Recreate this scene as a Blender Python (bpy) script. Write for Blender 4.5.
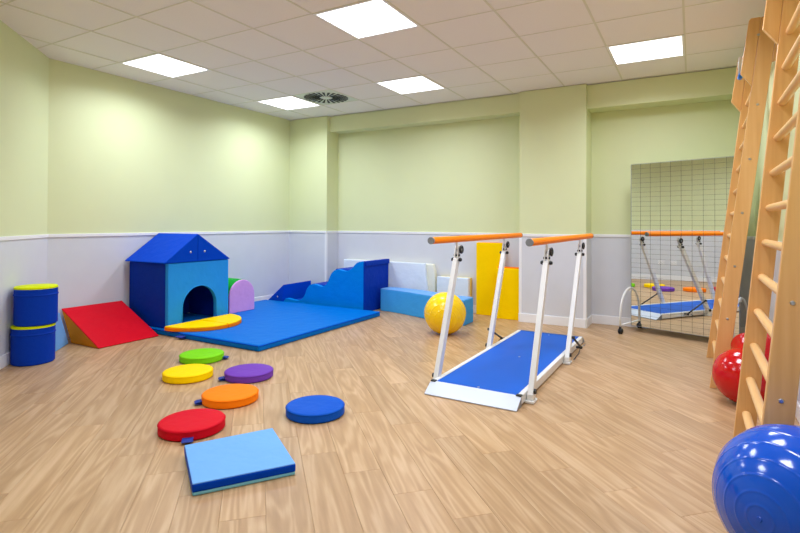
import bpy, bmesh, math, random
from mathutils import Vector, Matrix
random.seed(7)
PI = math.pi
S = bpy.context.scene
for o in list(bpy.data.objects): bpy.data.objects.remove(o)
COL = S.collection

# ------------------------------------------------------------------ camera
cam = bpy.data.cameras.new('camera'); co = bpy.data.objects.new('camera', cam); COL.objects.link(co)
F_PX, SHIFT = 513.502, -48.61
cam.sensor_fit = 'HORIZONTAL'; cam.sensor_width = 36; cam.lens = F_PX*36/800; cam.shift_y = SHIFT/800
cam.clip_start = .02
cr = Vector((0.8690421, 0.49472062, 0.00416368)); cu = Vector((0.00121288, -0.01054633, 0.99994365)); cf = Vector((-0.49473665, 0.86898808, 0.00976524))
M = Matrix.Identity(4)
for i in range(3): M[i][0], M[i][1], M[i][2] = cr[i], cu[i], -cf[i]
CAM = Vector((0.0539, -5.9768, 1.1502)); M.translation = CAM
co.matrix_world = M
S.camera = co

# ------------------------------------------------------------------ world, exposure (closed room: its ceiling panels give the light)
w = bpy.data.worlds.new('world'); S.world = w; w.use_nodes = True
w.node_tree.nodes['Background'].inputs[0].default_value = (.8, .9, 1, 1)
w.node_tree.nodes['Background'].inputs[1].default_value = .3
S.view_settings.view_transform = 'Standard'; S.view_settings.look = 'None'
S.view_settings.gamma = 1; S.view_settings.use_curve_mapping = False
S.view_settings.exposure = 0.88
LAMP_W, SPREAD = 10.0, 154      # watts of each ceiling panel, and its beam angle
LAMP_RGB = (.90, .985, 1.16)
S.cycles.max_bounces = 12; S.cycles.diffuse_bounces = 8; S.cycles.glossy_bounces = 5

# ------------------------------------------------------------------ materials
def lin(r, g, b):
    f = lambda c: (c/255/12.92) if c/255 <= .04045 else ((c/255+.055)/1.055)**2.4
    return (f(r), f(g), f(b), 1)
MATS = {}
def mat(name, rgb, rough=.5, metal=0, spec=.5, bump=0, bscale=40, vary=0, vscale=6, coat=0, emit=0, bdist=.002):
    if name in MATS: return MATS[name]
    m = bpy.data.materials.new(name); m.use_nodes = True; MATS[name] = m
    nt = m.node_tree; b = nt.nodes['Principled BSDF']
    c = lin(*rgb)
    b.inputs['Base Color'].default_value = c
    b.inputs['Roughness'].default_value = rough; b.inputs['Metallic'].default_value = metal
    b.inputs['Specular IOR Level'].default_value = spec; b.inputs['Coat Weight'].default_value = coat
    b.inputs['Coat Roughness'].default_value = .08
    tc = nt.nodes.new('ShaderNodeTexCoord')
    n = nt.nodes.new('ShaderNodeTexNoise'); n.inputs['Scale'].default_value = vscale; n.inputs['Detail'].default_value = 4
    nt.links.new(tc.outputs['Object'], n.inputs['Vector'])
    mr = nt.nodes.new('ShaderNodeMapRange'); mr.inputs[1].default_value = .3; mr.inputs[2].default_value = .7
    v = vary if vary else .015
    mr.inputs[3].default_value = 1-v; mr.inputs[4].default_value = 1+v
    nt.links.new(n.outputs['Fac'], mr.inputs[0])
    mx = nt.nodes.new('ShaderNodeVectorMath'); mx.operation = 'SCALE'; mx.inputs[0].default_value = c[:3]
    nt.links.new(mr.outputs[0], mx.inputs['Scale']); nt.links.new(mx.outputs[0], b.inputs['Base Color'])
    if bump:
        n2 = nt.nodes.new('ShaderNodeTexNoise'); n2.inputs['Scale'].default_value = bscale; n2.inputs['Detail'].default_value = 3
        nt.links.new(tc.outputs['Object'], n2.inputs['Vector'])
        bp = nt.nodes.new('ShaderNodeBump'); bp.inputs['Strength'].default_value = bump; bp.inputs['Distance'].default_value = bdist
        nt.links.new(n2.outputs['Fac'], bp.inputs['Height']); nt.links.new(bp.outputs[0], b.inputs['Normal'])
    if emit:
        b.inputs['Emission Color'].default_value = c; b.inputs['Emission Strength'].default_value = emit
    return m
def vinyl(name, rgb, rough=.5): return mat(name, rgb, rough, bump=.45, bscale=11, bdist=.014, vary=.02, spec=.05)

GREEN = mat('green_wall_paint', (215, 221, 174), .6, bump=.08, bscale=160, vary=.01, vscale=3, spec=.3)
WAINS = mat('pale_grey_vinyl_panel', (210, 212, 218), .45, bump=.05, bscale=120, spec=.35)
WHITE = mat('white_trim', (236, 236, 238), .4)
TILE = mat('mineral_ceiling_tile', (238, 234, 230), .9, bump=.15, bscale=220, vary=.015, vscale=90, spec=.1)
RUNNER = mat('ceiling_grid_metal', (218, 216, 198), .5)
LAMP = mat('led_diffuser', (250, 251, 255), .5, emit=1.6)
SUB = mat('screed', (120, 110, 100), .9)

def wood(name, c1, c2, c3, along='X', sa=1.6, sb=26, rnd=.12, rough=.38, knots=.35, bump=.06):
    m = bpy.data.materials.new(name); m.use_nodes = True; nt = m.node_tree; L = nt.links.new
    b = nt.nodes['Principled BSDF']; b.inputs['Roughness'].default_value = rough; b.inputs['Specular IOR Level'].default_value = .4
    tc = nt.nodes.new('ShaderNodeTexCoord'); oi = nt.nodes.new('ShaderNodeObjectInfo')
    off = nt.nodes.new('ShaderNodeVectorMath'); off.operation = 'SCALE'; off.inputs[0].default_value = (37.0, 19.0, 11.0)
    L(oi.outputs['Random'], off.inputs['Scale'])
    add = nt.nodes.new('ShaderNodeVectorMath'); add.operation = 'ADD'; L(tc.outputs['Object'], add.inputs[0]); L(off.outputs[0], add.inputs[1])
    def mp(s):
        k = nt.nodes.new('ShaderNodeMapping'); k.inputs['Scale'].default_value = s; L(add.outputs[0], k.inputs['Vector']); return k
    sc = {'X': (sa, sb, sb), 'Z': (sb, sb, sa), 'Y': (sb, sa, sb)}[along]
    k1 = mp(sc); n1 = nt.nodes.new('ShaderNodeTexNoise'); n1.inputs['Scale'].default_value = 1; n1.inputs['Detail'].default_value = 6; n1.inputs['Roughness'].default_value = .62
    L(k1.outputs[0], n1.inputs['Vector'])
    k2 = mp(tuple(v*.28 for v in sc)); n2 = nt.nodes.new('ShaderNodeTexNoise'); n2.inputs['Scale'].default_value = 1; n2.inputs['Detail'].default_value = 2; n2.inputs['Distortion'].default_value = .6
    L(k2.outputs[0], n2.inputs['Vector'])
    # growth rings: contour lines of the broad noise give the cathedral figure
    mul = nt.nodes.new('ShaderNodeMath'); mul.operation = 'MULTIPLY'; mul.inputs[1].default_value = 52; L(n2.outputs['Fac'], mul.inputs[0])
    sn = nt.nodes.new('ShaderNodeMath'); sn.operation = 'SINE'; L(mul.outputs[0], sn.inputs[0])
    mr = nt.nodes.new('ShaderNodeMapRange'); mr.inputs[1].default_value = -1; mr.inputs[2].default_value = 1; mr.inputs[3].default_value = .5-knots/2; mr.inputs[4].default_value = .5+knots/2
    L(sn.outputs[0], mr.inputs[0])
    av = nt.nodes.new('ShaderNodeMath'); av.operation = 'MULTIPLY_ADD'; av.inputs[1].default_value = .55; L(n1.outputs['Fac'], av.inputs[0])
    hf = nt.nodes.new('ShaderNodeMath'); hf.operation = 'MULTIPLY'; hf.inputs[1].default_value = .45; L(mr.outputs[0], hf.inputs[0]); L(hf.outputs[0], av.inputs[2])
    cr_ = nt.nodes.new('ShaderNodeValToRGB'); e = cr_.color_ramp.elements
    e[0].position = .3; e[0].color = lin(*c1); e[1].position = .7; e[1].color = lin(*c3)
    k = cr_.color_ramp.elements.new(.5); k.color = lin(*c2)
    L(av.outputs[0], cr_.inputs[0])
    rr = nt.nodes.new('ShaderNodeMapRange'); rr.inputs[3].default_value = 1-rnd; rr.inputs[4].default_value = 1+rnd*.6; L(oi.outputs['Random'], rr.inputs[0])
    ml = nt.nodes.new('ShaderNodeVectorMath'); ml.operation = 'SCALE'; L(cr_.outputs[0], ml.inputs[0]); L(rr.outputs[0], ml.inputs['Scale'])
    L(ml.outputs[0], b.inputs['Base Color'])
    bp = nt.nodes.new('ShaderNodeBump'); bp.inputs['Strength'].default_value = bump; bp.inputs['Distance'].default_value = .002
    L(n1.outputs['Fac'], bp.inputs['Height']); L(bp.outputs[0], b.inputs['Normal'])
    return m
OAK = wood('oak_floor', (164, 128, 89), (181, 145, 105), (200, 167, 130), 'X', 2.4, 28, .10, .38, .42)
BEECH = wood('beech', (212, 156, 92), (224, 171, 107), (232, 184, 124), 'Z', 1.2, 30, .05, .33, .2)
RUNG = wood('beech_rung', (218, 166, 102), (230, 182, 120), (238, 196, 138), 'Y', 1.2, 30, .05, .33, .2)

BLUE_D = vinyl('dark_blue_vinyl', (6, 52, 164)); BLUE_R = vinyl('royal_blue_vinyl', (0, 66, 190)); BLUE_M = vinyl('azure_mat_vinyl', (0, 106, 196), .45)
BLUE_L = vinyl('light_blue_vinyl', (44, 150, 230)); BLUE_S = vinyl('sky_blue_vinyl', (0, 128, 220)); BLUE_P = vinyl('powder_blue_vinyl', (112, 166, 228))
RED = vinyl('red_vinyl', (206, 16, 36)); ORANGE = vinyl('orange_vinyl', (252, 128, 16)); YELLOW = vinyl('yellow_vinyl', (252, 208, 0)); LIME = vinyl('lime_vinyl', (214, 226, 10))
GREENV = vinyl('green_vinyl', (122, 204, 22)); GREEN2 = vinyl('kelly_green_vinyl', (20, 160, 50)); PURPLE = vinyl('purple_vinyl', (112, 62, 168)); PINK = vinyl('lilac_pink_vinyl', (218, 162, 222))
AMBER = vinyl('amber_side_vinyl', (222, 134, 22)); WHITEV = vinyl('white_blue_vinyl', (222, 232, 244)); CREAMV = vinyl('cream_vinyl', (232, 232, 218)); PALEY = vinyl('pale_yellow_vinyl', (236, 216, 120)); TEAL = vinyl('pale_teal_vinyl', (130, 200, 222))
WEB = mat('blue_webbing', (8, 44, 140), .7, bump=.3, bscale=300)
PWHITE = mat('white_powder_coat', (222, 222, 219), .3, spec=.5); BLACK = mat('black_plastic', (22, 24, 28), .4); STEEL = mat('zinc_steel', (190, 196, 202), .3, metal=1)
GREY = mat('grey_cap', (132, 136, 140), .5); BAR = mat('orange_bar_lacquer', (255, 136, 0), .4, spec=.08); DECK = mat('blue_deck_laminate', (8, 90, 192), .45, spec=.1, bump=.05, bscale=200)
ALU = mat('aluminium', (186, 192, 202), .4, metal=.2); GLASSM = mat('mirror_silver', (236, 240, 238), .008, metal=1); GLASSM.node_tree.nodes['Principled BSDF'].inputs['Roughness'].default_value = .005
LINE = mat('grid_ink', (52, 62, 50), .6); DARK = mat('vent_dark', (30, 40, 38), .7); VENT = mat('vent_plate', (216, 226, 212), .5)
B_BALL = mat('blue_ball_rubber', (0, 80, 196), .13, coat=0, spec=.5, vary=.03); R_BALL = mat('red_ball_rubber', (196, 0, 10), .15, coat=0, vary=.03); Y_BALL = mat('yellow_ball_rubber', (255, 210, 0), .2, coat=.2, vary=.02)

# ------------------------------------------------------------------ helpers
def link(name, bm, m, parent=None, smooth=False, loc=None):
    me = bpy.data.meshes.new(name)
    bmesh.ops.recalc_face_normals(bm, faces=bm.faces)
    bm.to_mesh(me); bm.free()
    ms = m if isinstance(m, (list, tuple)) else [m]
    for k in ms: me.materials.append(k)
    if smooth:
        for p in me.polygons: p.use_smooth = True
    o = bpy.data.objects.new(name, me); COL.objects.link(o)
    if parent: o.parent = parent
    if loc: o.location = loc
    return o
def autosmooth(o, deg=40):
    me = o.data
    for p in me.polygons: p.use_smooth = True
    b = bmesh.new(); b.from_mesh(me)
    for e in b.edges:
        if len(e.link_faces) == 2 and e.calc_face_angle(0) > math.radians(deg): e.smooth = False
    b.to_mesh(me); b.free()
    return o
def box(x0, x1, y0, y1, z0, z1, bev=0, seg=2, bm=None):
    b2 = bmesh.new()
    vs = [b2.verts.new((x, y, z)) for x in (x0, x1) for y in (y0, y1) for z in (z0, z1)]
    for f in ((0,1,3,2), (4,6,7,5), (0,4,5,1), (2,3,7,6), (0,2,6,4), (1,5,7,3)): b2.faces.new([vs[i] for i in f])
    if bev: bmesh.ops.bevel(b2, geom=b2.edges[:], offset=bev, segments=seg, profile=.5, affect='EDGES')
    if bm is None: return b2
    me = bpy.data.meshes.new('t'); b2.to_mesh(me); b2.free(); bm.from_mesh(me); bpy.data.meshes.remove(me); return bm
def prism(pts, axis, a, c, bev=0, seg=2, bm=None, ang=25):
    """profile pts (2-D) extruded along an axis from a to c. axis y: pts are (x,z); x: (y,z); z: (x,y)"""
    b2 = bmesh.new()
    put = {'y': lambda p, t: (p[0], t, p[1]), 'x': lambda p, t: (t, p[0], p[1]), 'z': lambda p, t: (p[0], p[1], t)}[axis]
    A = [b2.verts.new(put(p, a)) for p in pts]; B = [b2.verts.new(put(p, c)) for p in pts]
    n = len(pts); b2.faces.new(A); b2.faces.new(B[::-1])
    for i in range(n): b2.faces.new((A[i], B[i], B[(i+1) % n], A[(i+1) % n]))
    bmesh.ops.recalc_face_normals(b2, faces=b2.faces)
    if bev:
        es = [e for e in b2.edges if e.calc_face_angle(0) > math.radians(ang)]
        bmesh.ops.bevel(b2, geom=es, offset=bev, segments=seg, profile=.5, affect='EDGES')
    if bm is None: return b2
    me = bpy.data.meshes.new('t'); b2.to_mesh(me); b2.free(); bm.from_mesh(me); bpy.data.meshes.remove(me); return bm
def lathe(prof, n=48, bm=None):
    bm = bm or bmesh.new(); rings = []
    for r, z in prof:
        if r < 1e-6: rings.append([bm.verts.new((0, 0, z))])
        else: rings.append([bm.verts.new((r*math.cos(2*PI*i/n), r*math.sin(2*PI*i/n), z)) for i in range(n)])
    for a, b in zip(rings, rings[1:]):
        for i in range(n):
            j = (i+1) % n
            if len(a) == 1: bm.faces.new((a[0], b[i], b[j]))
            elif len(b) == 1: bm.faces.new((a[i], a[j], b[0]))
            else: bm.faces.new((a[i], a[j], b[j], b[i]))
    return bm
def tube(path, r, n=12, bm=None, flat=None):
    bm = bm or bmesh.new(); P = [Vector(p) for p in path]; rings = []
    up0 = None
    for i, p in enumerate(P):
        t = ((P[min(i+1, len(P)-1)]-p).normalized()+(p-P[max(i-1, 0)]).normalized()).normalized()
        if up0 is None:
            up0 = Vector((0, 0, 1)) if abs(t.z) < .9 else Vector((0, 1, 0))
        s = t.cross(up0).normalized(); u = s.cross(t).normalized(); up0 = u
        a, b = (r, r) if flat is None else (flat[0], flat[1])
        rings.append([bm.verts.new(p+s*a*math.cos(2*PI*k/n)+u*b*math.sin(2*PI*k/n)) for k in range(n)])
    for A, B in zip(rings, rings[1:]):
        for k in range(n): bm.faces.new((A[k], A[(k+1) % n], B[(k+1) % n], B[k]))
    bm.faces.new(rings[0][::-1]); bm.faces.new(rings[-1])
    return bm
def cyl(p, q, r, n=16, bm=None): return tube([p, q], r, n, bm)
def rbar(p, q, wx, wy, bm=None):
    """a square-section bar from p to q, its section kept horizontal (wx by wy)"""
    bm = bm or bmesh.new(); p, q = Vector(p), Vector(q)
    A, B = [[bm.verts.new(c+Vector((sx*wx/2, sy*wy/2, 0))) for sx, sy in ((-1,-1), (1,-1), (1,1), (-1,1))] for c in (p, q)]
    bm.faces.new(A[::-1]); bm.faces.new(B)
    for i in range(4): bm.faces.new((A[i], A[(i+1) % 4], B[(i+1) % 4], B[i]))
    return bm
def tag(o, label, cat, group=None):
    o['label'] = label; o['category'] = cat
    if group: o['group'] = group
    return o
def thing(name, label, cat, loc=(0,0,0), rz=0, group=None):
    o = bpy.data.objects.new(name, None); COL.objects.link(o); o.empty_display_size = .1
    o.location = loc; o.rotation_euler = (0, 0, rz)
    return tag(o, label, cat, group)
def struct(o): o['kind'] = 'structure'; return o
def clip_poly(poly, conv):
    """Sutherland-Hodgman against a counter-clockwise convex polygon"""
    out = list(poly)
    for i in range(len(conv)):
        a, b = conv[i], conv[(i+1) % len(conv)]
        ins = lambda p: (b[0]-a[0])*(p[1]-a[1])-(b[1]-a[1])*(p[0]-a[0]) >= -1e-9
        src, out = out, []
        for j in range(len(src)):
            p, q = src[j-1], src[j]
            ip, iq = ins(p), ins(q)
            if ip != iq:
                d = lambda s: (b[0]-a[0])*(s[1]-a[1])-(b[1]-a[1])*(s[0]-a[0])
                t = d(p)/(d(p)-d(q)); out.append((p[0]+(q[0]-p[0])*t, p[1]+(q[1]-p[1])*t))
            if iq: out.append(q)
        if not out: return []
    res = []
    for p in out:
        if not res or math.hypot(p[0]-res[-1][0], p[1]-res[-1][1]) > 1e-4: res.append(p)
    if len(res) > 2 and math.hypot(res[0][0]-res[-1][0], res[0][1]-res[-1][1]) < 1e-4: res.pop()
    return res if len(res) > 2 else []
def area(p): return abs(sum(p[i-1][0]*p[i][1]-p[i][0]*p[i-1][1] for i in range(len(p))))/2

# ------------------------------------------------------------------ the room
CH = 2.70
XL, XR, YB1, YB2, YF = -5.26, .60, .24, .30, -7.0
XD = -8.66-YF                                       # where the diagonal wall meets the wall behind the camera
PX1, PX2, PX3, PY = -4.55, -1.71, -.965, -.04
ROOM = [(XL, -3.40), (XD, YF), (XR, YF), (XR, YB2), (XL, YB2)]

floor = struct(link('floor', prism([(XL-.2, -3.5), (XD-.1, YF-.2), (XR+.2, YF-.2), (XR+.2, YB2+.2), (XL-.2, YB2+.2)], 'z', -.12, -.0115), SUB))
PW, PL, ST = .1745, .96, .235
full = {}
u = Vector((math.cos(math.radians(135)), math.sin(math.radians(135)))); nv = Vector((math.sin(math.radians(135)), -math.cos(math.radians(135))))
def plank_mesh(poly):
    b = bmesh.new(); g = .0008
    top = [b.verts.new((x, y, 0)) for x, y in poly]; bot = [b.verts.new((x, y, -.011)) for x, y in poly]
    b.faces.new(top); b.faces.new(bot[::-1])
    for i in range(len(poly)): b.faces.new((top[i-1], bot[i-1], bot[i], top[i]))
    bmesh.ops.recalc_face_normals(b, faces=b.faces)
    bmesh.ops.bevel(b, geom=[e for e in b.edges if all(abs(v.co.z) < 1e-6 for v in e.verts)], offset=.0009, segments=1, affect='EDGES')
    return b
for row in range(-16, 28):
    o0 = -3.806+row*PW+PW*.5
    for k in range(-16, 17):
        c0 = -1.916-ST*row+k*PL-.5*PL
        cx = u*c0+nv*o0
        hw, hl = PW/2-.0003, PL/2-.0003
        loc = [(-hl, -hw), (hl, -hw), (hl, hw), (-hl, hw)]
        toW = lambda p: (cx.x+u.x*p[0]-nv.x*p[1]*1, cx.y+u.y*p[0]-nv.y*p[1]*1)
        wp = [toW(p) for p in loc]
        if min(math.hypot(p[0]+2.3, p[1]+3.3) for p in wp) > 6.5: continue
        # local y axis of a 135 degree rotation is (-sin,cos) = -nv
        cp = clip_poly(wp, ROOM)
        if not cp or area(cp) < .002: continue
        is_full = abs(area(cp)-area(wp)) < 1e-5
        if is_full and 'm' in full:
            o = bpy.data.objects.new('plank', full['m']); COL.objects.link(o); o.parent = floor
        else:
            lp = [((p[0]-cx.x)*u.x+(p[1]-cx.y)*u.y, -((p[0]-cx.x)*nv.x+(p[1]-cx.y)*nv.y)) for p in cp]
            o = link('plank', plank_mesh(lp), OAK, floor)
            if is_full: full['m'] = o.data
        o.location = (cx.x, cx.y, 0); o.rotation_euler = (0, 0, math.radians(135))

def wall_seg(side, p0, p1, z0=0, z1=CH+.06, thick=.15, panel=True, base=True, ext0=0, ext1=0, parent=None, trims=True):
    """a wall whose room face runs p0->p1 with the room on the left of that direction"""
    p0, p1 = Vector(p0), Vector(p1); d = (p1-p0).normalized(); inn = Vector((-d.y, d.x)); Ln = (p1-p0).length
    def slab(a, b, o0, o1, za, zb, bev=0):
        bm = box(a, b, o0, o1, za, zb, bev)
        mt = Matrix(((d.x, inn.x, 0, p0.x), (d.y, inn.y, 0, p0.y), (0, 0, 1, 0), (0, 0, 0, 1)))
        bmesh.ops.transform(bm, matrix=mt, verts=bm.verts); return bm
    if parent is None: wl = struct(link('wall_'+side, slab(-ext0, Ln+ext1, -thick, 0, z0, z1), GREEN))
    else: wl = parent
    if panel:
        link('wainscot_panel', slab(.001, Ln-.001, 0, .003, .095, 1.0), WAINS, wl)
        link('chair_rail', slab(.001, Ln-.001, 0, .012, .998, 1.03, .003), WHITE, wl)
    if base:
        struct(link('baseboard_'+side, slab(.001, Ln-.001, 0, .012, 0, .1, .003), WHITE))
    return wl
wall_seg('left', (XL, PY), (XL, -3.40), ext0=.5)
wall_seg('diagonal', (XL, -3.40), (XD, YF), ext0=.06, ext1=.06)
wall_seg('front', (XD, YF), (XR, YF), ext1=.15)
wall_seg('right', (XR, YF), (XR, YB2), ext1=.15)
wall_seg('back_right', (XR, YB2), (PX3, YB2), ext1=.1)
wall_seg('back_left', (PX2, YB1), (PX1, YB1), ext0=.1, ext1=.1)
def pillar(side, x0, x1, yb, left=True, right=True, yr=None):
    yr = yr or yb
    wl = struct(link('wall_'+side, box(x0, x1, PY, yb+.1, 0, CH-.003), GREEN))
    wall_seg(side+'_face', (x1, PY), (x0, PY), parent=wl)
    if right:
        wall_seg(side+'_right_return', (x1, yr), (x1, PY), parent=wl)
        link('corner_guard', box(x1-.028, x1+.005, PY-.005, PY+.028, .1, 1.0, .002), WHITE, wl)
    if left:
        wall_seg(side+'_left_return', (x0, PY), (x0, yb), parent=wl)
        link('corner_guard', box(x0-.005, x0+.028, PY-.005, PY+.028, .1, 1.0, .002), WHITE, wl)
pillar('back_corner_pillar', XL, PX1, YB1, left=False)
pillar('back_pillar', PX2, PX3, YB1, yr=YB2)
struct(link('wall_beam_left', box(PX1, PX2, .03, YB1, 2.475, CH-.003), GREEN))
struct(link('wall_beam_right', box(PX3, XR, .03, YB2, 2.435, CH-.003), GREEN))

# ceiling: tiles laid in a metal grid
ceiling = struct(link('ceiling', prism([(XL-.2, -3.5), (XD-.1, YF-.2), (XR+.2, YF-.2), (XR+.2, YB2+.2), (XL-.2, YB2+.2)], 'z', CH+.07, CH+.12), TILE))
CEIL = [(XL, -3.40), (XD, YF), (XR, YF), (XR, .03), (XL, .03)]
LIGHTS = {(4,7): 'lit square ceiling panel above the red foam wedge', (4,3): 'lit square ceiling panel above the loose floor discs',
          (1,4): 'lit square ceiling panel above the curved blue bench', (1,7): 'lit square ceiling panel right beside the round air vent',
          (1,0): 'lit square ceiling panel above the wheeled mirror', (4,0): 'lit square ceiling panel above the wall bars and handrails',
          (7,3): 'lit square ceiling panel at the end of the room facing the foam toys', (7,0): 'lit square ceiling panel over the end of the wall bar side'}
VENT_AT = (1, 6); tilem = {}
for i in range(-1, 12):
    for j in range(-1, 9):
        if (i, j) in LIGHTS or (i, j) == VENT_AT: continue
        x1, x0 = -.6*j, -.6*(j+1); y1, y0 = -.6*i, -.6*(i+1); g = .003
        cp = clip_poly([(x0+g, y0+g), (x1-g, y0+g), (x1-g, y1-g), (x0+g, y1-g)], CEIL)
        if not cp or area(cp) < .001: continue
        cx, cy = (x0+x1)/2, (y0+y1)/2
        if abs(area(cp)-.594**2) < 1e-6:
            if 'm' not in tilem:
                o = link('ceiling_tile', prism([(-.297,-.297), (.297,-.297), (.297,.297), (-.297,.297)], 'z', 0, .015), TILE, ceiling); tilem['m'] = o.data
            else:
                o = bpy.data.objects.new('ceiling_tile', tilem['m']); COL.objects.link(o); o.parent = ceiling
        else: o = link('ceiling_tile', prism([(p[0]-cx, p[1]-cy) for p in cp], 'z', 0, .015), TILE, ceiling)
        o.location = (cx, cy, CH+.003)
for j in range(0, 9):
    x = -.6*j; y0 = max(YF, -8.66-x)
    link('grid_runner', box(x-.0075, x+.0075, y0, .03, CH-.001, CH+.012), RUNNER, ceiling)
for i in range(0, 12):
    y = -.6*i; x0 = max(XL, -8.66-y)
    link('grid_runner', box(x0, XR, y-.0045, y+.0045, CH, CH+.012), RUNNER, ceiling)
for (i, j), lab in LIGHTS.items():
    t = thing('ceiling_light', lab, 'ceiling light', (-.6*j-.3, -.6*i-.3, CH), 0, 'square ceiling light panels')
    bm = bmesh.new()
    for a in ((-.297,-.279,-.297,.297), (.279,.297,-.297,.297), (-.279,.279,-.297,-.279), (-.279,.279,.279,.297)): box(*a, -.004, .02, bm=bm)
    link('frame', bm, WHITE, t)
    link('diffuser', box(-.279, .279, -.279, .279, .0, .018), LAMP, t)
    al = bpy.data.lights.new('led_array', 'AREA'); al.shape = 'SQUARE'; al.size = .55; al.energy = LAMP_W; al.color = LAMP_RGB; al.spread = math.radians(SPREAD)
    ao = bpy.data.objects.new('led_array', al); COL.objects.link(ao); ao.parent = t; ao.location = (0, 0, -.002)
# swirl air vent
t = thing('air_vent', 'round swirl air vent with radial slots in a square ceiling plate', 'air vent', (-.6*VENT_AT[1]-.3, -.6*VENT_AT[0]-.3, CH))
link('plate', box(-.297, .297, -.297, .297, .004, .02), VENT, t)
NS = 24
link('hub', lathe([(0, -.006), (.055, -.006), (.06, .004)], 32), VENT, t)
bm = lathe([(.277, .004), (.277, -.003), (.284, -.003), (.288, .004)], 56); link('ring', bm, VENT, t)
sm = None
for k in range(NS):
    a = 2*PI*k/NS
    if sm is None:
        b = bmesh.new(); vs = [b.verts.new(p) for p in ((.08, -.004, -.0015), (.272, -.0165, -.0015), (.272, .0165, -.0015), (.08, .004, -.0015), (.08, -.004, .004), (.272, -.0165, .004), (.272, .0165, .004), (.08, .004, .004))]
        for f in ((0,1,2,3), (7,6,5,4), (0,4,5,1), (1,5,6,2), (2,6,7,3), (3,7,4,0)): b.faces.new([vs[q] for q in f])
        o = link('slot', b, DARK, t); sm = o.data
    else:
        o = bpy.data.objects.new('slot', sm); COL.objects.link(o); o.parent = t
    o.rotation_euler = (0, 0, a)

# ------------------------------------------------------------------ foam mat and play blocks
MZ = .06
t = thing('floor_mat', 'large square azure blue foam mat in the wall corner', 'mat', (-4.2425, -1.61, 0))
hx, hy = .9575, 1.02
link('pad', box(-hx, hx, -hy, hy, 0, MZ, .014, 3), BLUE_M, t)
for s0, s1 in (((-hx+.01, -hy+.002), (hx-.01, -hy+.002)), ((hx-.002, -hy+.01), (hx-.002, hy-.01))):
    link('piping', tube([(s0[0], s0[1], MZ-.012), (s1[0], s1[1], MZ-.012)], .005, 8), BLUE_R, t)
def strap(parent, loc, rz, wd=.05, ln=.07):
    b = bmesh.new(); N = 7
    for sgn in (0,):
        prev = None
        for i in range(N):
            a = PI*i/(N-1)
            p = (ln*math.sin(a), 0, .005+.016*(1-math.cos(a))/2)
            row = [b.verts.new((p[0], -wd/2, p[2])), b.verts.new((p[0], wd/2, p[2])), b.verts.new((p[0]*.93, wd/2, p[2]*.9+.003)), b.verts.new((p[0]*.93, -wd/2, p[2]*.9+.003))]
            if prev:
                for q in range(4): b.faces.new((prev[q], prev[(q+1) % 4], row[(q+1) % 4], row[q]))
            else: b.faces.new(row)
            prev = row
        b.faces.new(prev[::-1])
    o = link('strap', b, WEB, parent); o.location = loc; o.rotation_euler = (0, 0, rz); return o
strap(t, (-.06, -hy, .01), -PI/2, .10, .05)

# playhouse
hx0, hx1, hy0, hy1 = -5.237, -4.58, -2.597, -1.815
hc = ((hx0+hx1)/2, (hy0+hy1)/2)
t = thing('playhouse', 'blue soft foam playhouse with gabled roof and arched doorway', 'playhouse', (hc[0], hc[1], MZ))
ax, ay = (hx1-hx0)/2, (hy1-hy0)/2; HH = .665
for s in (-1, 1):
    b = box(-ax, ax-.05, -ay if s < 0 else ay-.05, -ay+.05 if s < 0 else ay, 0, HH, .012, 2); link('side_wall', b, BLUE_D, t)
link('back_wall', box(-ax, -ax+.05, -ay+.05, ay-.05, 0, HH, .008), BLUE_D, t)
r = .218; prof = [(-ay, 0), (-r, 0)]+[(-r*math.cos(PI*k/20), .185+r*math.sin(PI*k/20)) for k in range(0, 21)]+[(r, 0), (ay, 0), (ay, HH), (-ay, HH)]
link('front_panel', prism(prof, 'x', ax-.05, ax, .008, 2, ang=40), BLUE_L, t)
bm = bmesh.new(); tube([(ax+.0, -r-.004, 0)]+[(ax+.0, -(r+.004)*math.cos(PI*k/20), .185+(r+.004)*math.sin(PI*k/20)) for k in range(21)]+[(ax+.0, r+.004, 0)], .005, 8, bm); link('door_piping', bm, BLUE_L, t, True)
RZ0, RZ1, rx = HH+.003, .965, ax+.015
for s in (-1, 1):
    h = link('roof_half', prism([(-.045+s*.001, RZ0), ((ay+.004 if s > 0 else -ay-.055), RZ0), ((ay if s > 0 else -ay-.05), RZ0+.012), (-.045+s*.001, RZ1)], 'x', -ax+.006, rx, .006, 2), BLUE_R, t)
    sn = link('snap', lathe([(0, .006), (.008, .005), (.012, 0)], 14), STEEL, h)
    sn.rotation_euler = (0, PI/2, 0); sn.location = (rx, -.045+s*.09, RZ0+.105)

# half round doorstep: two quarter discs, orange edge and yellow top
for s, lab in ((-1, 'yellow topped quarter-round foam step with an orange edge, nearer the red wedge'), (1, 'yellow topped quarter-round foam step with an orange edge, nearer the pink tunnel block')):
    t = thing('quarter_step', lab, 'foam cushion', (-4.545, hc[1]-.035+s*.004, MZ), 0, 'quarter round steps at the doorway')
    R = .42; pr = [(0, 0)]+[(R*math.sin(PI/2*k/20)*1.05, s*R*math.cos(PI/2*k/20)) for k in range(21)]
    pr = [(x-.0+(.08 if False else 0), y) for x, y in pr]
    pr = [(0, s*.0)]+pr[1:]
    link('edge_band', prism(pr, 'z', 0, .036, .006, 2, ang=50), ORANGE, t)
    pi = [(x*.985+.004, y*.985+s*.003) for x, y in pr]
    link('top_cover', prism(pi, 'z', .032, .046, .006, 2, ang=50), YELLOW, t)

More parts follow.
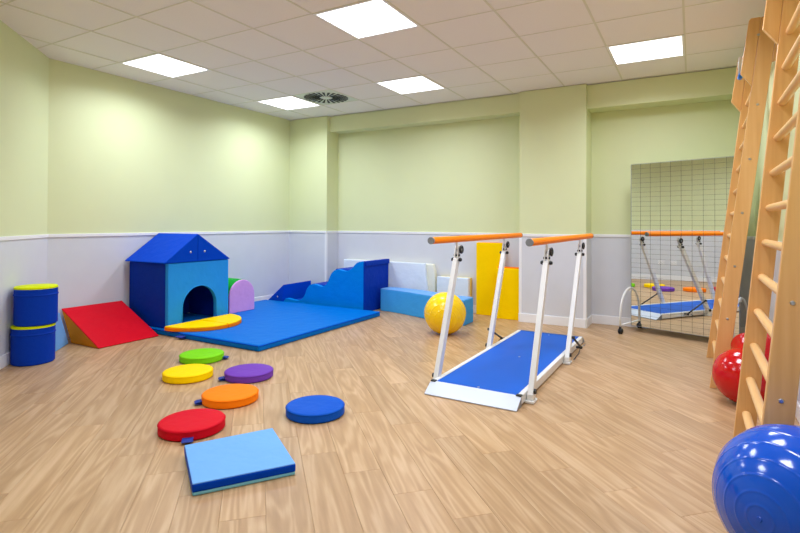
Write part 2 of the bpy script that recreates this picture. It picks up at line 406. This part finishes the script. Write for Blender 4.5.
# rounded tunnel block, lilac end and green body
t = thing('arched_block', 'arch-shaped foam block with lilac pink end and green back', 'foam block', (-4.96, -1.47, MZ))
def archp(w_, h, n=16): return [(-w_, 0), (w_, 0)]+[(w_*math.cos(PI*k/n), h-w_+w_*math.sin(PI*k/n)) for k in range(n+1)]
link('body', prism(archp(.205, .395), 'x', -.24, .215, .006, 2, ang=50), GREEN2, t)
link('end_panel', prism(archp(.20, .39), 'x', .213, .24, .008, 2, ang=50), PINK, t)
strap(t, (.0, .205, .0), PI/2, .03, .03)

# wavy stair climber
WP = [(-4.925, .05), (-4.9, .085), (-4.861, .095), (-4.779, .08), (-4.671, .076), (-4.6, .101), (-4.547, .16), (-4.513, .257), (-4.461, .302), (-4.406, .321), (-4.341, .312), (-4.262, .293), (-4.205, .311), (-4.164, .347), (-4.123, .442), (-4.074, .511), (-3.999, .537), (-3.944, .531), (-3.88, .518), (-3.816, .53), (-3.761, .565), (-3.723, .612), (-3.676, .645), (-3.605, .656)]
def dense(P, it=2):
    for _ in range(it):
        Q = [P[0]]
        for a, b in zip(P, P[1:]): Q += [(a[0]*.75+b[0]*.25, a[1]*.75+b[1]*.25), (a[0]*.25+b[0]*.75, a[1]*.25+b[1]*.75)]
        P = Q+[P[-1]]
    return P
ox, oy = -4.2, -.25
t = thing('stair_climber', 'blue foam climbing stairs with a wavy light blue side', 'foam stairs', (ox, oy, 0))
pr = [(x-ox, z) for x, z in dense(WP, 1)]+[(-3.59-ox, .65), (-3.59-ox, 0), (-4.925-ox, 0)]
link('wave_side', prism(pr, 'y', -.515-oy, -.455-oy, .006, 2, ang=50), BLUE_S, t)
for x0, x1, h, y1 in ((-4.77, -4.48, .085, -.06), (-4.48, -4.08, .312, .085), (-4.08, -3.74, .535, .085), (-3.74, -3.60, .62, .085)):
    link('step', box(x0-ox, x1-ox, -.452-oy, y1-oy, 0, h, .012), BLUE_D, t)
link('end_wall', box(-3.598-ox, -3.575-ox, -.512-oy, .09-oy, 0, .645, .01), BLUE_D, t)
b = prism([(-3.62-ox, .656), (-3.568-ox, .656), (-3.562-ox, .645), (-3.562-ox, .595), (-3.574-ox, .595), (-3.575-ox, .645), (-3.62-ox, .648)], 'y', -.50-oy, .092-oy, .003)
link('flap', b, BLUE_D, t)

# low blue ramp in the corner
t = thing('ramp_wedge', 'low dark blue foam ramp wedged between wall corner and wavy stairs', 'foam ramp', (-5.05, -.26, 0))
PLAN = {'A': (-4.945, -.505), 'B': (-4.80, -.07), 'C': (-5.245, -.07), 'D': (-5.245, -.505)}
b = bmesh.new(); q = lambda k, z: b.verts.new((PLAN[k][0]+5.05, PLAN[k][1]+.26, z))
v = {k: (q(k, 0), q(k, zt)) for k, zt in (('A', .275), ('B', .305), ('C', .03), ('D', .03))}
ks = 'ABCD'
b.faces.new([v[k][0] for k in ks]); b.faces.new([v[k][1] for k in ks])
for i in range(4): b.faces.new((v[ks[i]][0], v[ks[i]][1], v[ks[(i+1) % 4]][1], v[ks[(i+1) % 4]][0]))
bmesh.ops.recalc_face_normals(b, faces=b.faces)
bmesh.ops.bevel(b, geom=b.edges[:], offset=.006, segments=2, affect='EDGES')
link('body', b, BLUE_R, t)
sn = link('snap', lathe([(0, .006), (.008, .005), (.012, 0)], 14), STEEL, t); sn.rotation_euler = (PI/2, 0, 0); sn.location = (.0, -.247, .10)

# curved bench
FR = [(-3.50, -.245), (-3.36, -.262), (-3.2, -.30), (-3.0, -.365), (-2.76, -.455), (-2.5, -.545), (-2.3, -.60), (-2.165, -.615)]
BK = [(-2.165, -.34), (-2.35, -.325), (-2.6, -.24), (-2.85, -.13), (-3.05, -.07), (-3.25, -.03), (-3.5, -.02)]
t = thing('curved_bench', 'light blue curved foam bench behind the yellow ball', 'foam bench', (-2.85, -.3, 0))
link('body', prism([(x+2.85, y+.3) for x, y in dense(FR, 1)+dense(BK, 1)], 'z', 0, .285, .008, 2, ang=45), vinyl('bench_blue_vinyl', (66, 160, 232)), t)
link('seat_cover', prism([((x+2.85)*.99, (y+.3)*.97) for x, y in dense(FR, 1)+dense(BK, 1)], 'z', .28, .29, .004, 2, ang=45), BLUE_P, t)

# white slabs against the wall
t = thing('foam_slab', 'wide white foam slab leaning on the wall behind the curved bench', 'foam slab', (-3.6, .177, 0))
link('front', prism([(-.76, 0), (.60, 0), (.615, .15), (.605, .3), (.585, .45), (.57, .613), (-.76, .618)], 'y', -.059, -.02, .010, 2), WHITEV, t)
link('back', prism([(-.76, 0), (.69, 0), (.70, .15), (.70, .3), (.695, .5), (.665, .605), (-.76, .618)], 'y', -.02, .058, .015, 2), CREAMV, t)
t = thing('foam_slab', 'small white foam slab with a pale yellow back beside the curved bench', 'foam slab', (-2.62, .16, 0))
link('front', box(-.235, .21, -.055, .01, 0, .452, .01), WHITEV, t)
link('back', box(-.235, .212, .01, .075, 0, .45, .01), PALEY, t)

# yellow slabs
t = thing('foam_slab', 'tall yellow foam slab standing upright against the wall', 'foam slab', (-2.155, .19, 0))
link('cover', box(-.165, .175, -.048, .0, 0, .905, .006), YELLOW, t); link('back', box(-.165, .175, .0, .045, 0, .908, .006), ORANGE, t)
t = thing('foam_slab', 'shorter yellow foam slab with orange back standing beside the pillar', 'foam slab', (-1.868, .06, 0))
link('cover', box(-.143, .148, -.05, -.0, 0, .608, .006), YELLOW, t); link('back', box(-.143, .148, .0, .06, 0, .622, .006), ORANGE, t)

# red wedge
t = thing('foam_wedge', 'red foam wedge with amber side leaning on the left wall', 'foam wedge', (-4.9, -2.98, 0))
tri = [(.29, .0), (-.16, 0), (-.335, .302)]
link('body', prism(tri, 'y', -.3, .3, .006, 2), AMBER, t)
n_ = Vector((.302, .625)).normalized()
b = prism([(.292, .002), (-.335, .304), (-.335+n_.x*.008, .304+n_.y*.008), (.292+n_.x*.008, .002+n_.y*.008)], 'y', -.302, .302, .003)
link('slope_cover', b, RED, t)

# light blue wedge behind the cylinders
t = thing('foam_wedge', 'light blue foam wedge half hidden behind the stacked blue cylinders', 'foam wedge', (-5.063, -3.297, 0), -PI/4)
link('body', prism([(0, 0), (.33, 0), (.33, .33), (.24, .33)], 'y', -.19, -.0, .006), BLUE_P, t)

# stacked cylinders
for (x, y, z, h, lab) in ((-4.640, -3.796, 0, .312, 'blue foam cylinder with lime top standing on the floor, lower of the stack'), (-4.632, -3.782, .313, .312, 'blue foam cylinder with lime top, upper of the stack')):
    t = thing('foam_cylinder', lab, 'foam cylinder', (x, y, z), 0, 'stacked blue cylinders'); R = .150
    link('body', lathe([(0, 0), (R-.008, 0), (R, .008), (R, h-.012), (R-.006, h-.006), (0, h-.006)], 56), BLUE_D if False else vinyl('cobalt_vinyl', (10, 56, 170)), t, True)
    autosmooth(t.children[0])
    autosmooth(link('top_cover', lathe([(0, h-.002), (R-.008, h-.002), (R+.001, h-.008), (R+.001, h-.020)], 56), LIME, t))
    link('seam', lathe([(R-.002, h-.080), (R+.005, h-.073), (R+.005, h-.067), (R-.002, h-.060)], 56), vinyl('cobalt_vinyl', (10, 56, 170)), t, True)

# round floor discs
for (x, y, col, nm, sa) in ((-3.50, -3.07, GREENV, 'green', 35), (-3.18, -3.455, YELLOW, 'yellow', None), (-2.80, -3.22, PURPLE, 'purple', 238),
                            (-2.53, -3.64, ORANGE, 'orange', 235), (-2.35, -4.075, RED, 'red', -45), (-1.91, -3.545, vinyl('disc_blue_vinyl', (18, 82, 185)), 'blue', None)):
    R, h = .175, .056
    t = thing('floor_disc', nm+' round foam disc lying on the wood floor', 'foam disc', (x-.012, y+.018, 0), 0, 'round foam stepping discs')
    autosmooth(link('body', lathe([(0, 0), (R-.01, 0), (R, .008), (R, h-.01), (R-.004, h-.003), (R-.012, h), (R*.5, h+.0015), (0, h+.002)], 56), col, t), 50)
    link('seam', lathe([(R-.002, h-.012), (R+.002, h-.009), (R-.002, h-.005)], 56), col, t, True)
    if sa is not None:
        a = math.radians(sa); strap(t, ((R-.008)*math.cos(a), (R-.008)*math.sin(a), .002), a, .055, .05)

# square two-tone cushion
c4 = [(-2.118, -4.297), (-1.895, -3.918), (-1.515, -4.168), (-1.765, -4.53)]
cx, cy = sum(p[0] for p in c4)/4, sum(p[1] for p in c4)/4
t = thing('square_cushion', 'light blue square foam cushion with dark blue edge on the wood floor', 'cushion', (cx, cy, 0))
L4 = [(p[0]-cx, p[1]-cy) for p in c4]
link('base', prism([(x*.99, y*.99) for x, y in L4], 'z', 0, .017, .006), TEAL, t)
link('edge_band', prism(L4, 'z', .015, .052, .007), BLUE_R, t)
link('top_cover', prism([(x*.992, y*.992) for x, y in L4], 'z', .047, .0545, .0035), BLUE_P, t)

# ------------------------------------------------------------------ exercise balls
def ridge_ball(name, label, R, loc, axis, m, lats, amp=.003, n=72):
    prof = []
    N = 520
    for i in range(N+1):
        th = PI*i/N
        d = sum(amp*math.exp(-((th-l)/(.0042/R))**2) for l in lats)
        rr = R+d; prof.append((max(rr*math.sin(th), 0) if 0 < i < N else 0, rr*math.cos(th)))
    t = thing(name, label, 'exercise ball', (loc[0], loc[1], loc[2]-R))
    o = link('shell', lathe(prof, n), m, t, True)
    a = Vector(axis).normalized(); o.rotation_mode = 'QUATERNION'; o.rotation_quaternion = a.to_track_quat('Z', 'Y'); o.location = (0, 0, R)
    v = link('valve', lathe([(0, R+.003), (.007, R+.003), (.009, R-.002)], 16), m, o)
    return t
LB = (.353, -3.865, .24)
ridge_ball('exercise_ball', 'glossy blue exercise ball with raised rings beside the wall bars', .24, LB, (-.45, -.75, .05), B_BALL, [.16, .32, .52, .75, 1.0, 1.28, 1.57, 1.86, 2.14, 2.4, 2.62, 2.82, 2.98], .0014, 96)
RY = .215
ridge_ball('exercise_ball', 'yellow ridged exercise ball on the floor in front of curved bench', RY, (-2.18, -1.10, RY), (.42, -.85, -.2), Y_BALL, [.25, .55, .85, 1.2, 1.57, 1.94, 2.3, 2.6, 2.9], .0025, 72)
# red peanut ball
a0, a1 = Vector((.338, -2.01, .176)), Vector((.44, -1.785, .285)); Rp = .174; dv = a1-a0; Ld = dv.length
t = thing('peanut_ball', 'glossy red peanut-shaped exercise ball wedged beside the wall bars', 'exercise ball', (a0.x, a0.y, 0))
prof = []
N = 150; z0, z1 = -Rp, Ld+Rp*.865
for i in range(N+1):
    s = .5-.5*math.cos(PI*i/N); z = z0+(z1-z0)*s
    ra = math.sqrt(max(0, Rp**2-z*z)) if z < 0 or True and abs(z) < Rp else 0
    rb = math.sqrt(max(0, (Rp*.865)**2-(z-Ld)**2)) if abs(z-Ld) < Rp*.865 else 0
    k = 14.0; r = max(ra, rb)
    wst = .118+.9*(z-Ld*.5)**2/Ld if 0 < z < Ld else 0
    r = (max(r, wst) if 0 < z < Ld else r)+.0015*max(0, math.cos(z*150))*(1 if r > .05 else 0)
    prof.append((r if 0 < i < N else 0, z))
# soften the waist
for _ in range(6): prof = [prof[0]]+[((prof[i-1][0]+2*prof[i][0]+prof[i+1][0])/4, prof[i][1]) for i in range(1, N)]+[prof[-1]]
o = link('shell', lathe(prof, 64), R_BALL, t, True); o.rotation_mode = 'QUATERNION'; o.rotation_quaternion = dv.to_track_quat('Z', 'Y'); o.location = (0, 0, a0.z)

# ------------------------------------------------------------------ parallel bars on a platform
ox, oy = -1.175, -1.8
t = thing('parallel_bars', 'orange-railed walking parallel bars on a blue platform with white frame', 'parallel bars', (ox+.004, oy, 0), -.009)
X0, X1, Y0, Y1, DZ = -1.49, -.885, -2.79, -.83, .064
for x in (X0-.012, X1-.02):
    link('side_rail', box(x-ox, x+.032-ox, Y0-oy, Y1-oy, .012, DZ+.004, .003), PWHITE, t)
link('deck', box(X0+.02-ox, X1-.02-ox, Y0-oy, Y1-oy, .03, DZ, .002), DECK, t)
for k in range(3):
    for s in (-1, 1): pass
for y in (-2.75, -1.85, -.9): link('screw', lathe([(0, .003), (.008, .002), (.009, 0)], 12), STEEL, t, loc=(0, y-oy, DZ))
link('ramp_lip', prism([(Y0-oy, DZ+.002), (Y0-.105-oy, .002), (Y0-.105-oy, .008), (Y0-oy, DZ+.006)][::-1], 'x', X0-.014-ox, X1+.014-ox, .001), ALU, t)
link('ramp_lip', prism([(Y1-oy, DZ+.002), (Y1+.10-oy, .002), (Y1+.10-oy, .008), (Y1-oy, DZ+.006)], 'x', X0-.014-ox, X1+.014-ox, .001), ALU, t)
for yy, ee in ((Y0, -1), (Y1, 1)):
    for x in (X0-.012, X1-.02): link('lip_cheek', prism([(yy-oy, .002), (yy+ee*.1-oy, .002), (yy-oy, DZ)], 'x', x-ox, x+.032-ox), GREY, t)
for x in (X0-.012, X1-.02): link('end_cap', box(x-.002-ox, x+.034-ox, Y0-.012-oy, Y0+.02-oy, DZ+.003, DZ+.009, .001), BLACK, t)
BZ = 1.028
for side, bx, sgn in (('l', -1.512, -1), ('r', -.845, 1)):
    pts = (((bx, -2.685), (bx, -2.345)), ((bx, -1.635), (bx, -1.235))) if side == 'l' else (((bx, -2.67), (bx, -2.285)), ((bx, -1.61), (bx, -1.11)))
    for n_post, ((x0, ya), (x1, yb)) in enumerate(pts):
        p = link('post', rbar((x0-ox, ya-oy, .055), (x1-ox, yb-oy-(yb-ya)*.03, .872), .034, .056), PWHITE, t)
        ft = link('foot_bracket', box(x0-.028-ox, x0+.028-ox, ya-.045-oy, ya+.045-oy, .003, .018, .002), PWHITE, t)
        link('foot_cheek', box(x0-.022-ox, x0+.022-ox, ya-.03-oy, ya+.03-oy, .018, .06, .006), PWHITE, t)
        link('pivot_bolt', cyl((x0+sgn*.018-ox, ya-oy, .072), (x0+sgn*.032-ox, ya-oy, .072), .016), BLACK, t)
        # head: clevis plates, side knobs, hand wheel and saddle stem
        yt = yb-oy; xt = x1-ox
        hd = link('head_bracket', box(xt-.019, xt+.019, yt-.03, yt+.022, .868, .884, .003), PWHITE, t)
        for s in (-1, 1):
            link('knob', lathe([(0, 0), (.013, .002), (.016, .012), (.011, .022), (0, .023)], 16), BLACK, hd, True).matrix_local = Matrix.Translation((xt+s*.019, yt-.006, .872)) @ Matrix.Rotation(s*PI/2, 4, 'Y')
        bm = bmesh.new()
        for s in (-.012, .012): prism([(yt-.02, .88), (yt+.014, .88), (yt+.034, .925), (yt+.044, .955), (yt+.032, .978), (yt+.008, .978), (yt-.008, .955), (yt-.016, .925)], 'x', xt+s-.003, xt+s+.003, bm=bm)
        link('clevis', bm, PWHITE, hd)
        hw = lathe([(.010, -.006), (.022, -.010), (.031, -.004), (.033, 0), (.031, .006), (.022, .010), (.010, .006), (.010, -.006)], 24)
        link('hand_wheel', hw, BLACK, hd, True).matrix_local = Matrix.Translation((xt+.027, yt+.024, .948)) @ Matrix.Rotation(PI/2, 4, 'Y')
        autosmooth(link('pivot_disc', cyl((xt-.018, yt+.016, .95), (xt+.032, yt+.016, .95), .013), STEEL, hd))
        link('stem', cyl((xt, yt+.01, .955), (xt, yt-.012, BZ-.018), .008), PWHITE, hd)
        link('lock_pin', cyl((xt-.022, yt-.002, .905), (xt+.024, yt-.002, .905), .009), BLACK, hd)
    ya, yb = (-2.79, -.72) if side == 'l' else (-2.72, -.54)
    br = link('handrail', cyl((bx-ox, ya+.012-oy, BZ), (bx-ox, yb-.012-oy, BZ), .0245, 24), BAR, t, True); autosmooth(br)
    for y0, y1 in ((ya, ya+.014), (yb-.014, yb)): autosmooth(link('end_plug', cyl((bx-ox, y0-oy, BZ), (bx-ox, y1-oy, BZ), .0252, 24), GREY, br))
    # locking strut from the platform edge to the rear post
    yp = pts[1][0][1]; f = .17
    ys = yp+(pts[1][1][1]-yp)*f
    st = link('strut', cyl((bx+sgn*.026-ox, ys-oy, .055+.845*f), (bx+sgn*.026-ox, yp+.42-oy, .05), .009), BLACK, t, True)
    link('strut_rod', cyl((bx+sgn*.026-ox, yp+.40-oy, .053), (bx+sgn*.026-ox, yp+.60-oy, .035), .0045), STEEL, t, True)
    link('strut_bolt', cyl((bx-ox, ys-oy, .055+.845*f), (bx+sgn*.04-ox, ys-oy, .055+.845*f), .012), BLACK, t)
    link('strut_bolt', cyl((bx+sgn*-.012-ox, yp+.41-oy, .05), (bx+sgn*.04-ox, yp+.41-oy, .05), .012), BLACK, t)
    link('lever', tube([(bx+sgn*.03-ox, yp+.36-oy, .05), (bx+sgn*.03-ox, yp+.30-oy, .02), (bx+sgn*.03-ox, yp+.1-oy, .014)], .004, 8), BLACK, t, True)

# ------------------------------------------------------------------ wheeled mirror with grid
phi = math.radians(251.4); nrm = Vector((math.cos(phi), math.sin(phi))); dr = Vector((-nrm.y, nrm.x))
ML = Vector((-.517, .04)); MW = 1.0; mc = ML+dr*MW/2
# local: x along the mirror, -y towards the room
t = thing('wheeled_mirror', 'tall wheeled posture mirror with black grid lines by the back wall', 'mirror', (mc.x, mc.y, 0), math.atan2(dr.y, dr.x))
Z0, Z1 = .066, 1.785
pan = link('mirror_panel', box(-MW/2, MW/2, .0, .006, Z0, Z1), GLASSM, t)
link('backing', box(-MW/2+.002, MW/2-.002, .006, .022, Z0+.002, Z1-.002), WHITE, t)
for s in (-1, 1): link('edge_trim', box(s*MW/2-.0025, s*MW/2+.0025, -.001, .022, Z0, Z1), GREY, t)
link('edge_trim', box(-MW/2, MW/2, -.001, .022, Z1-.001, Z1+.003), GREY, t); link('edge_trim', box(-MW/2, MW/2, -.001, .022, Z0-.003, Z0+.001), GREY, t)
lv = lh = None
for k in range(1, 10):
    if lv is None: o = link('grid_line', box(-.0011, .0011, -.0008, 0, Z0, Z1), LINE, pan); lv = o.data
    else: o = bpy.data.objects.new('grid_line', lv); COL.objects.link(o); o.parent = pan
    o.location = (-MW/2+.1*k, 0, 0)
nz = int((Z1-Z0)/.05)
for k in range(1, nz+1):
    if Z1-.05*k < Z0+.01: break
    if lh is None: o = link('grid_line', box(-MW/2+.003, MW/2-.003, -.0008, 0, -.0008, .0008), LINE, pan); lh = o.data
    else: o = bpy.data.objects.new('grid_line', lh); COL.objects.link(o); o.parent = pan
    o.location = (0, 0, Z1-.05*k)
for s in (-1, 1):
    x = s*(MW/2+.012)
    hd_, zb = .228, .075
    pts = [(x, -hd_, zb)]+[(x, -hd_*math.cos(PI*k/20), .18+.285*math.sin(PI*k/20)) for k in range(21)]+[(x, hd_, zb)]
    ar = link('leg_arch', tube(pts, .011, 12), PWHITE, t, True)
    link('foot_bar', cyl((x, -hd_, zb+.015), (x, hd_, zb+.015), .010, 12), PWHITE, t, True)
    link('mirror_clamp', box(x-.012, x+.002 if s > 0 else x+.012, -.012, .022, .43, .46), PWHITE, t)
    for e in (-1, 1):
        cs = link('caster', cyl((x, e*hd_, .04), (x, e*hd_, zb+.005), .012, 12), BLACK, t, True)
        for q in (-1, 1):
            bm = lathe([(0, -.009), (.024, -.009), (.03, -.004), (.03, .004), (.024, .009), (0, .009)], 24)
            wlc = link('wheel', bm, BLACK, cs, True); wlc.matrix_local = Matrix.Translation((x+q*.0105, e*hd_+.008, .03)) @ Matrix.Rotation(PI/2, 4, 'Y')

# ------------------------------------------------------------------ wall bars
RUNGZ = [.135+.1837*k for k in range(12)]
def wall_bars(label, x0, sl, yf, yn, top, back):
    t = thing('wall_bars', label, 'wall bars', (x0, (yf+yn)/2, 0), 0, 'wooden wall bars along the right wall')
    h = abs(yf-yn)/2; D = .095; T = .034
    fx = lambda z: sl*z
    for s in (-1, 1):
        yc = s*h
        st = link('upright', prism([(fx(0), 0), (fx(0)+D, 0), (fx(top)+D, top), (fx(top), top)], 'y', yc-T/2, yc+T/2, .004, 2), BEECH, t)
        zb = 2.098
        pr = [(fx(zb), zb), (fx(zb+.01), zb+.01), (fx(top-.012), top), (fx(top)-.058, top), (fx(top)-.07, top-.014), (fx(2.19)-.075, 2.19)]
        link('overhang_board', prism([pr[0], pr[2], pr[3], pr[4], pr[5]], 'y', yc-T/2, yc+T/2, .004, 2), BEECH, t)
        zw = 2.25
        link('wall_block', prism([(fx(zw)+D, zw), (fx(top)+D, top-.05), (back-x0, top-.05), (back-x0, zw+.02), (fx(zw)+D+.01, zw)], 'y', yc-T/2, yc+T/2, .003, 2), BEECH, t)
        for i, zc in enumerate((.493, .860, 1.228, 1.596, 1.965, 2.44)):
            xo = fx(zc)+.048-(.05 if zc > 2.3 else 0)
            link('bolt', lathe([(0, .004), (.006, .004), (.009, 0)], 12), STEEL, t).matrix_local = Matrix.Translation((xo, yc+s*T/2, zc)) @ Matrix.Rotation(-s*PI/2, 4, 'X')
    for z in RUNGZ:
        b = tube([(fx(z)+.046, -h+T/2-.004, z), (fx(z)+.046, h-T/2+.004, z)], .018, 14, flat=(.021, .019))
        autosmooth(link('rung', b, RUNG, t, True))
    z = 2.45
    autosmooth(link('rung', tube([(fx(z)-.035, -h+T/2-.004, z), (fx(z)-.035, h-T/2+.004, z)], .018, 14, flat=(.021, .019)), RUNG, t, True))
    return t
wall_bars('wooden wall bars beside the mirror, a strap hung from the top bar', .158, .119, -.79, -1.735, 2.56, .598)
wall_bars('wooden wall bars between the red and blue exercise balls', .245, .096, -2.65, -3.59, 2.60, .598)
# strap with a blue handle hung over the top bar of the far wall bars
t = thing('hanging_strap', 'white strap with blue grip hung over the top wall bar', 'strap', (.158+.119*2.45-.035, -1.15, 2.30))
pts = [(-.028, 0, .02), (-.030, 0, .10), (-.026, 0, .155), (0, 0, .177), (.026, 0, .155), (.028, 0, .08)]
link('webbing', tube(pts, .006, 10, flat=(.018, .003)), PWHITE, t, True)
link('grip', tube([(-.03, -.05, .015), (-.03, .05, .015)], .018, 14), mat('blue_grip', (20, 120, 220), .4), t, True)

# ------------------------------------------------------------------ sockets on the diagonal wall (seen in the mirror)
dw = Vector((1, -1)).normalized(); nw = Vector((1, 1)).normalized()
for (x, lab) in ((-4.04, 'white double wall socket nearer the stacked foam cylinders'), (-3.88, 'white double wall socket farther from the stacked foam cylinders')):
    t = thing('wall_socket', lab, 'socket', (x+nw.x*.0035, -8.66-x+nw.y*.0035, .36), -PI/4)
    link('plate', box(-.06, .06, 0, .009, -.04, .04, .003), WHITE, t)
    for s in (-1, 1):
        o = link('socket_face', lathe([(.0, .0), (.02, .0), (.021, .004), (.0225, .004), (.0225, 0)], 20), GREY, t); o.rotation_euler = (-PI/2, 0, 0); o.location = (s*.028, .0085, 0)
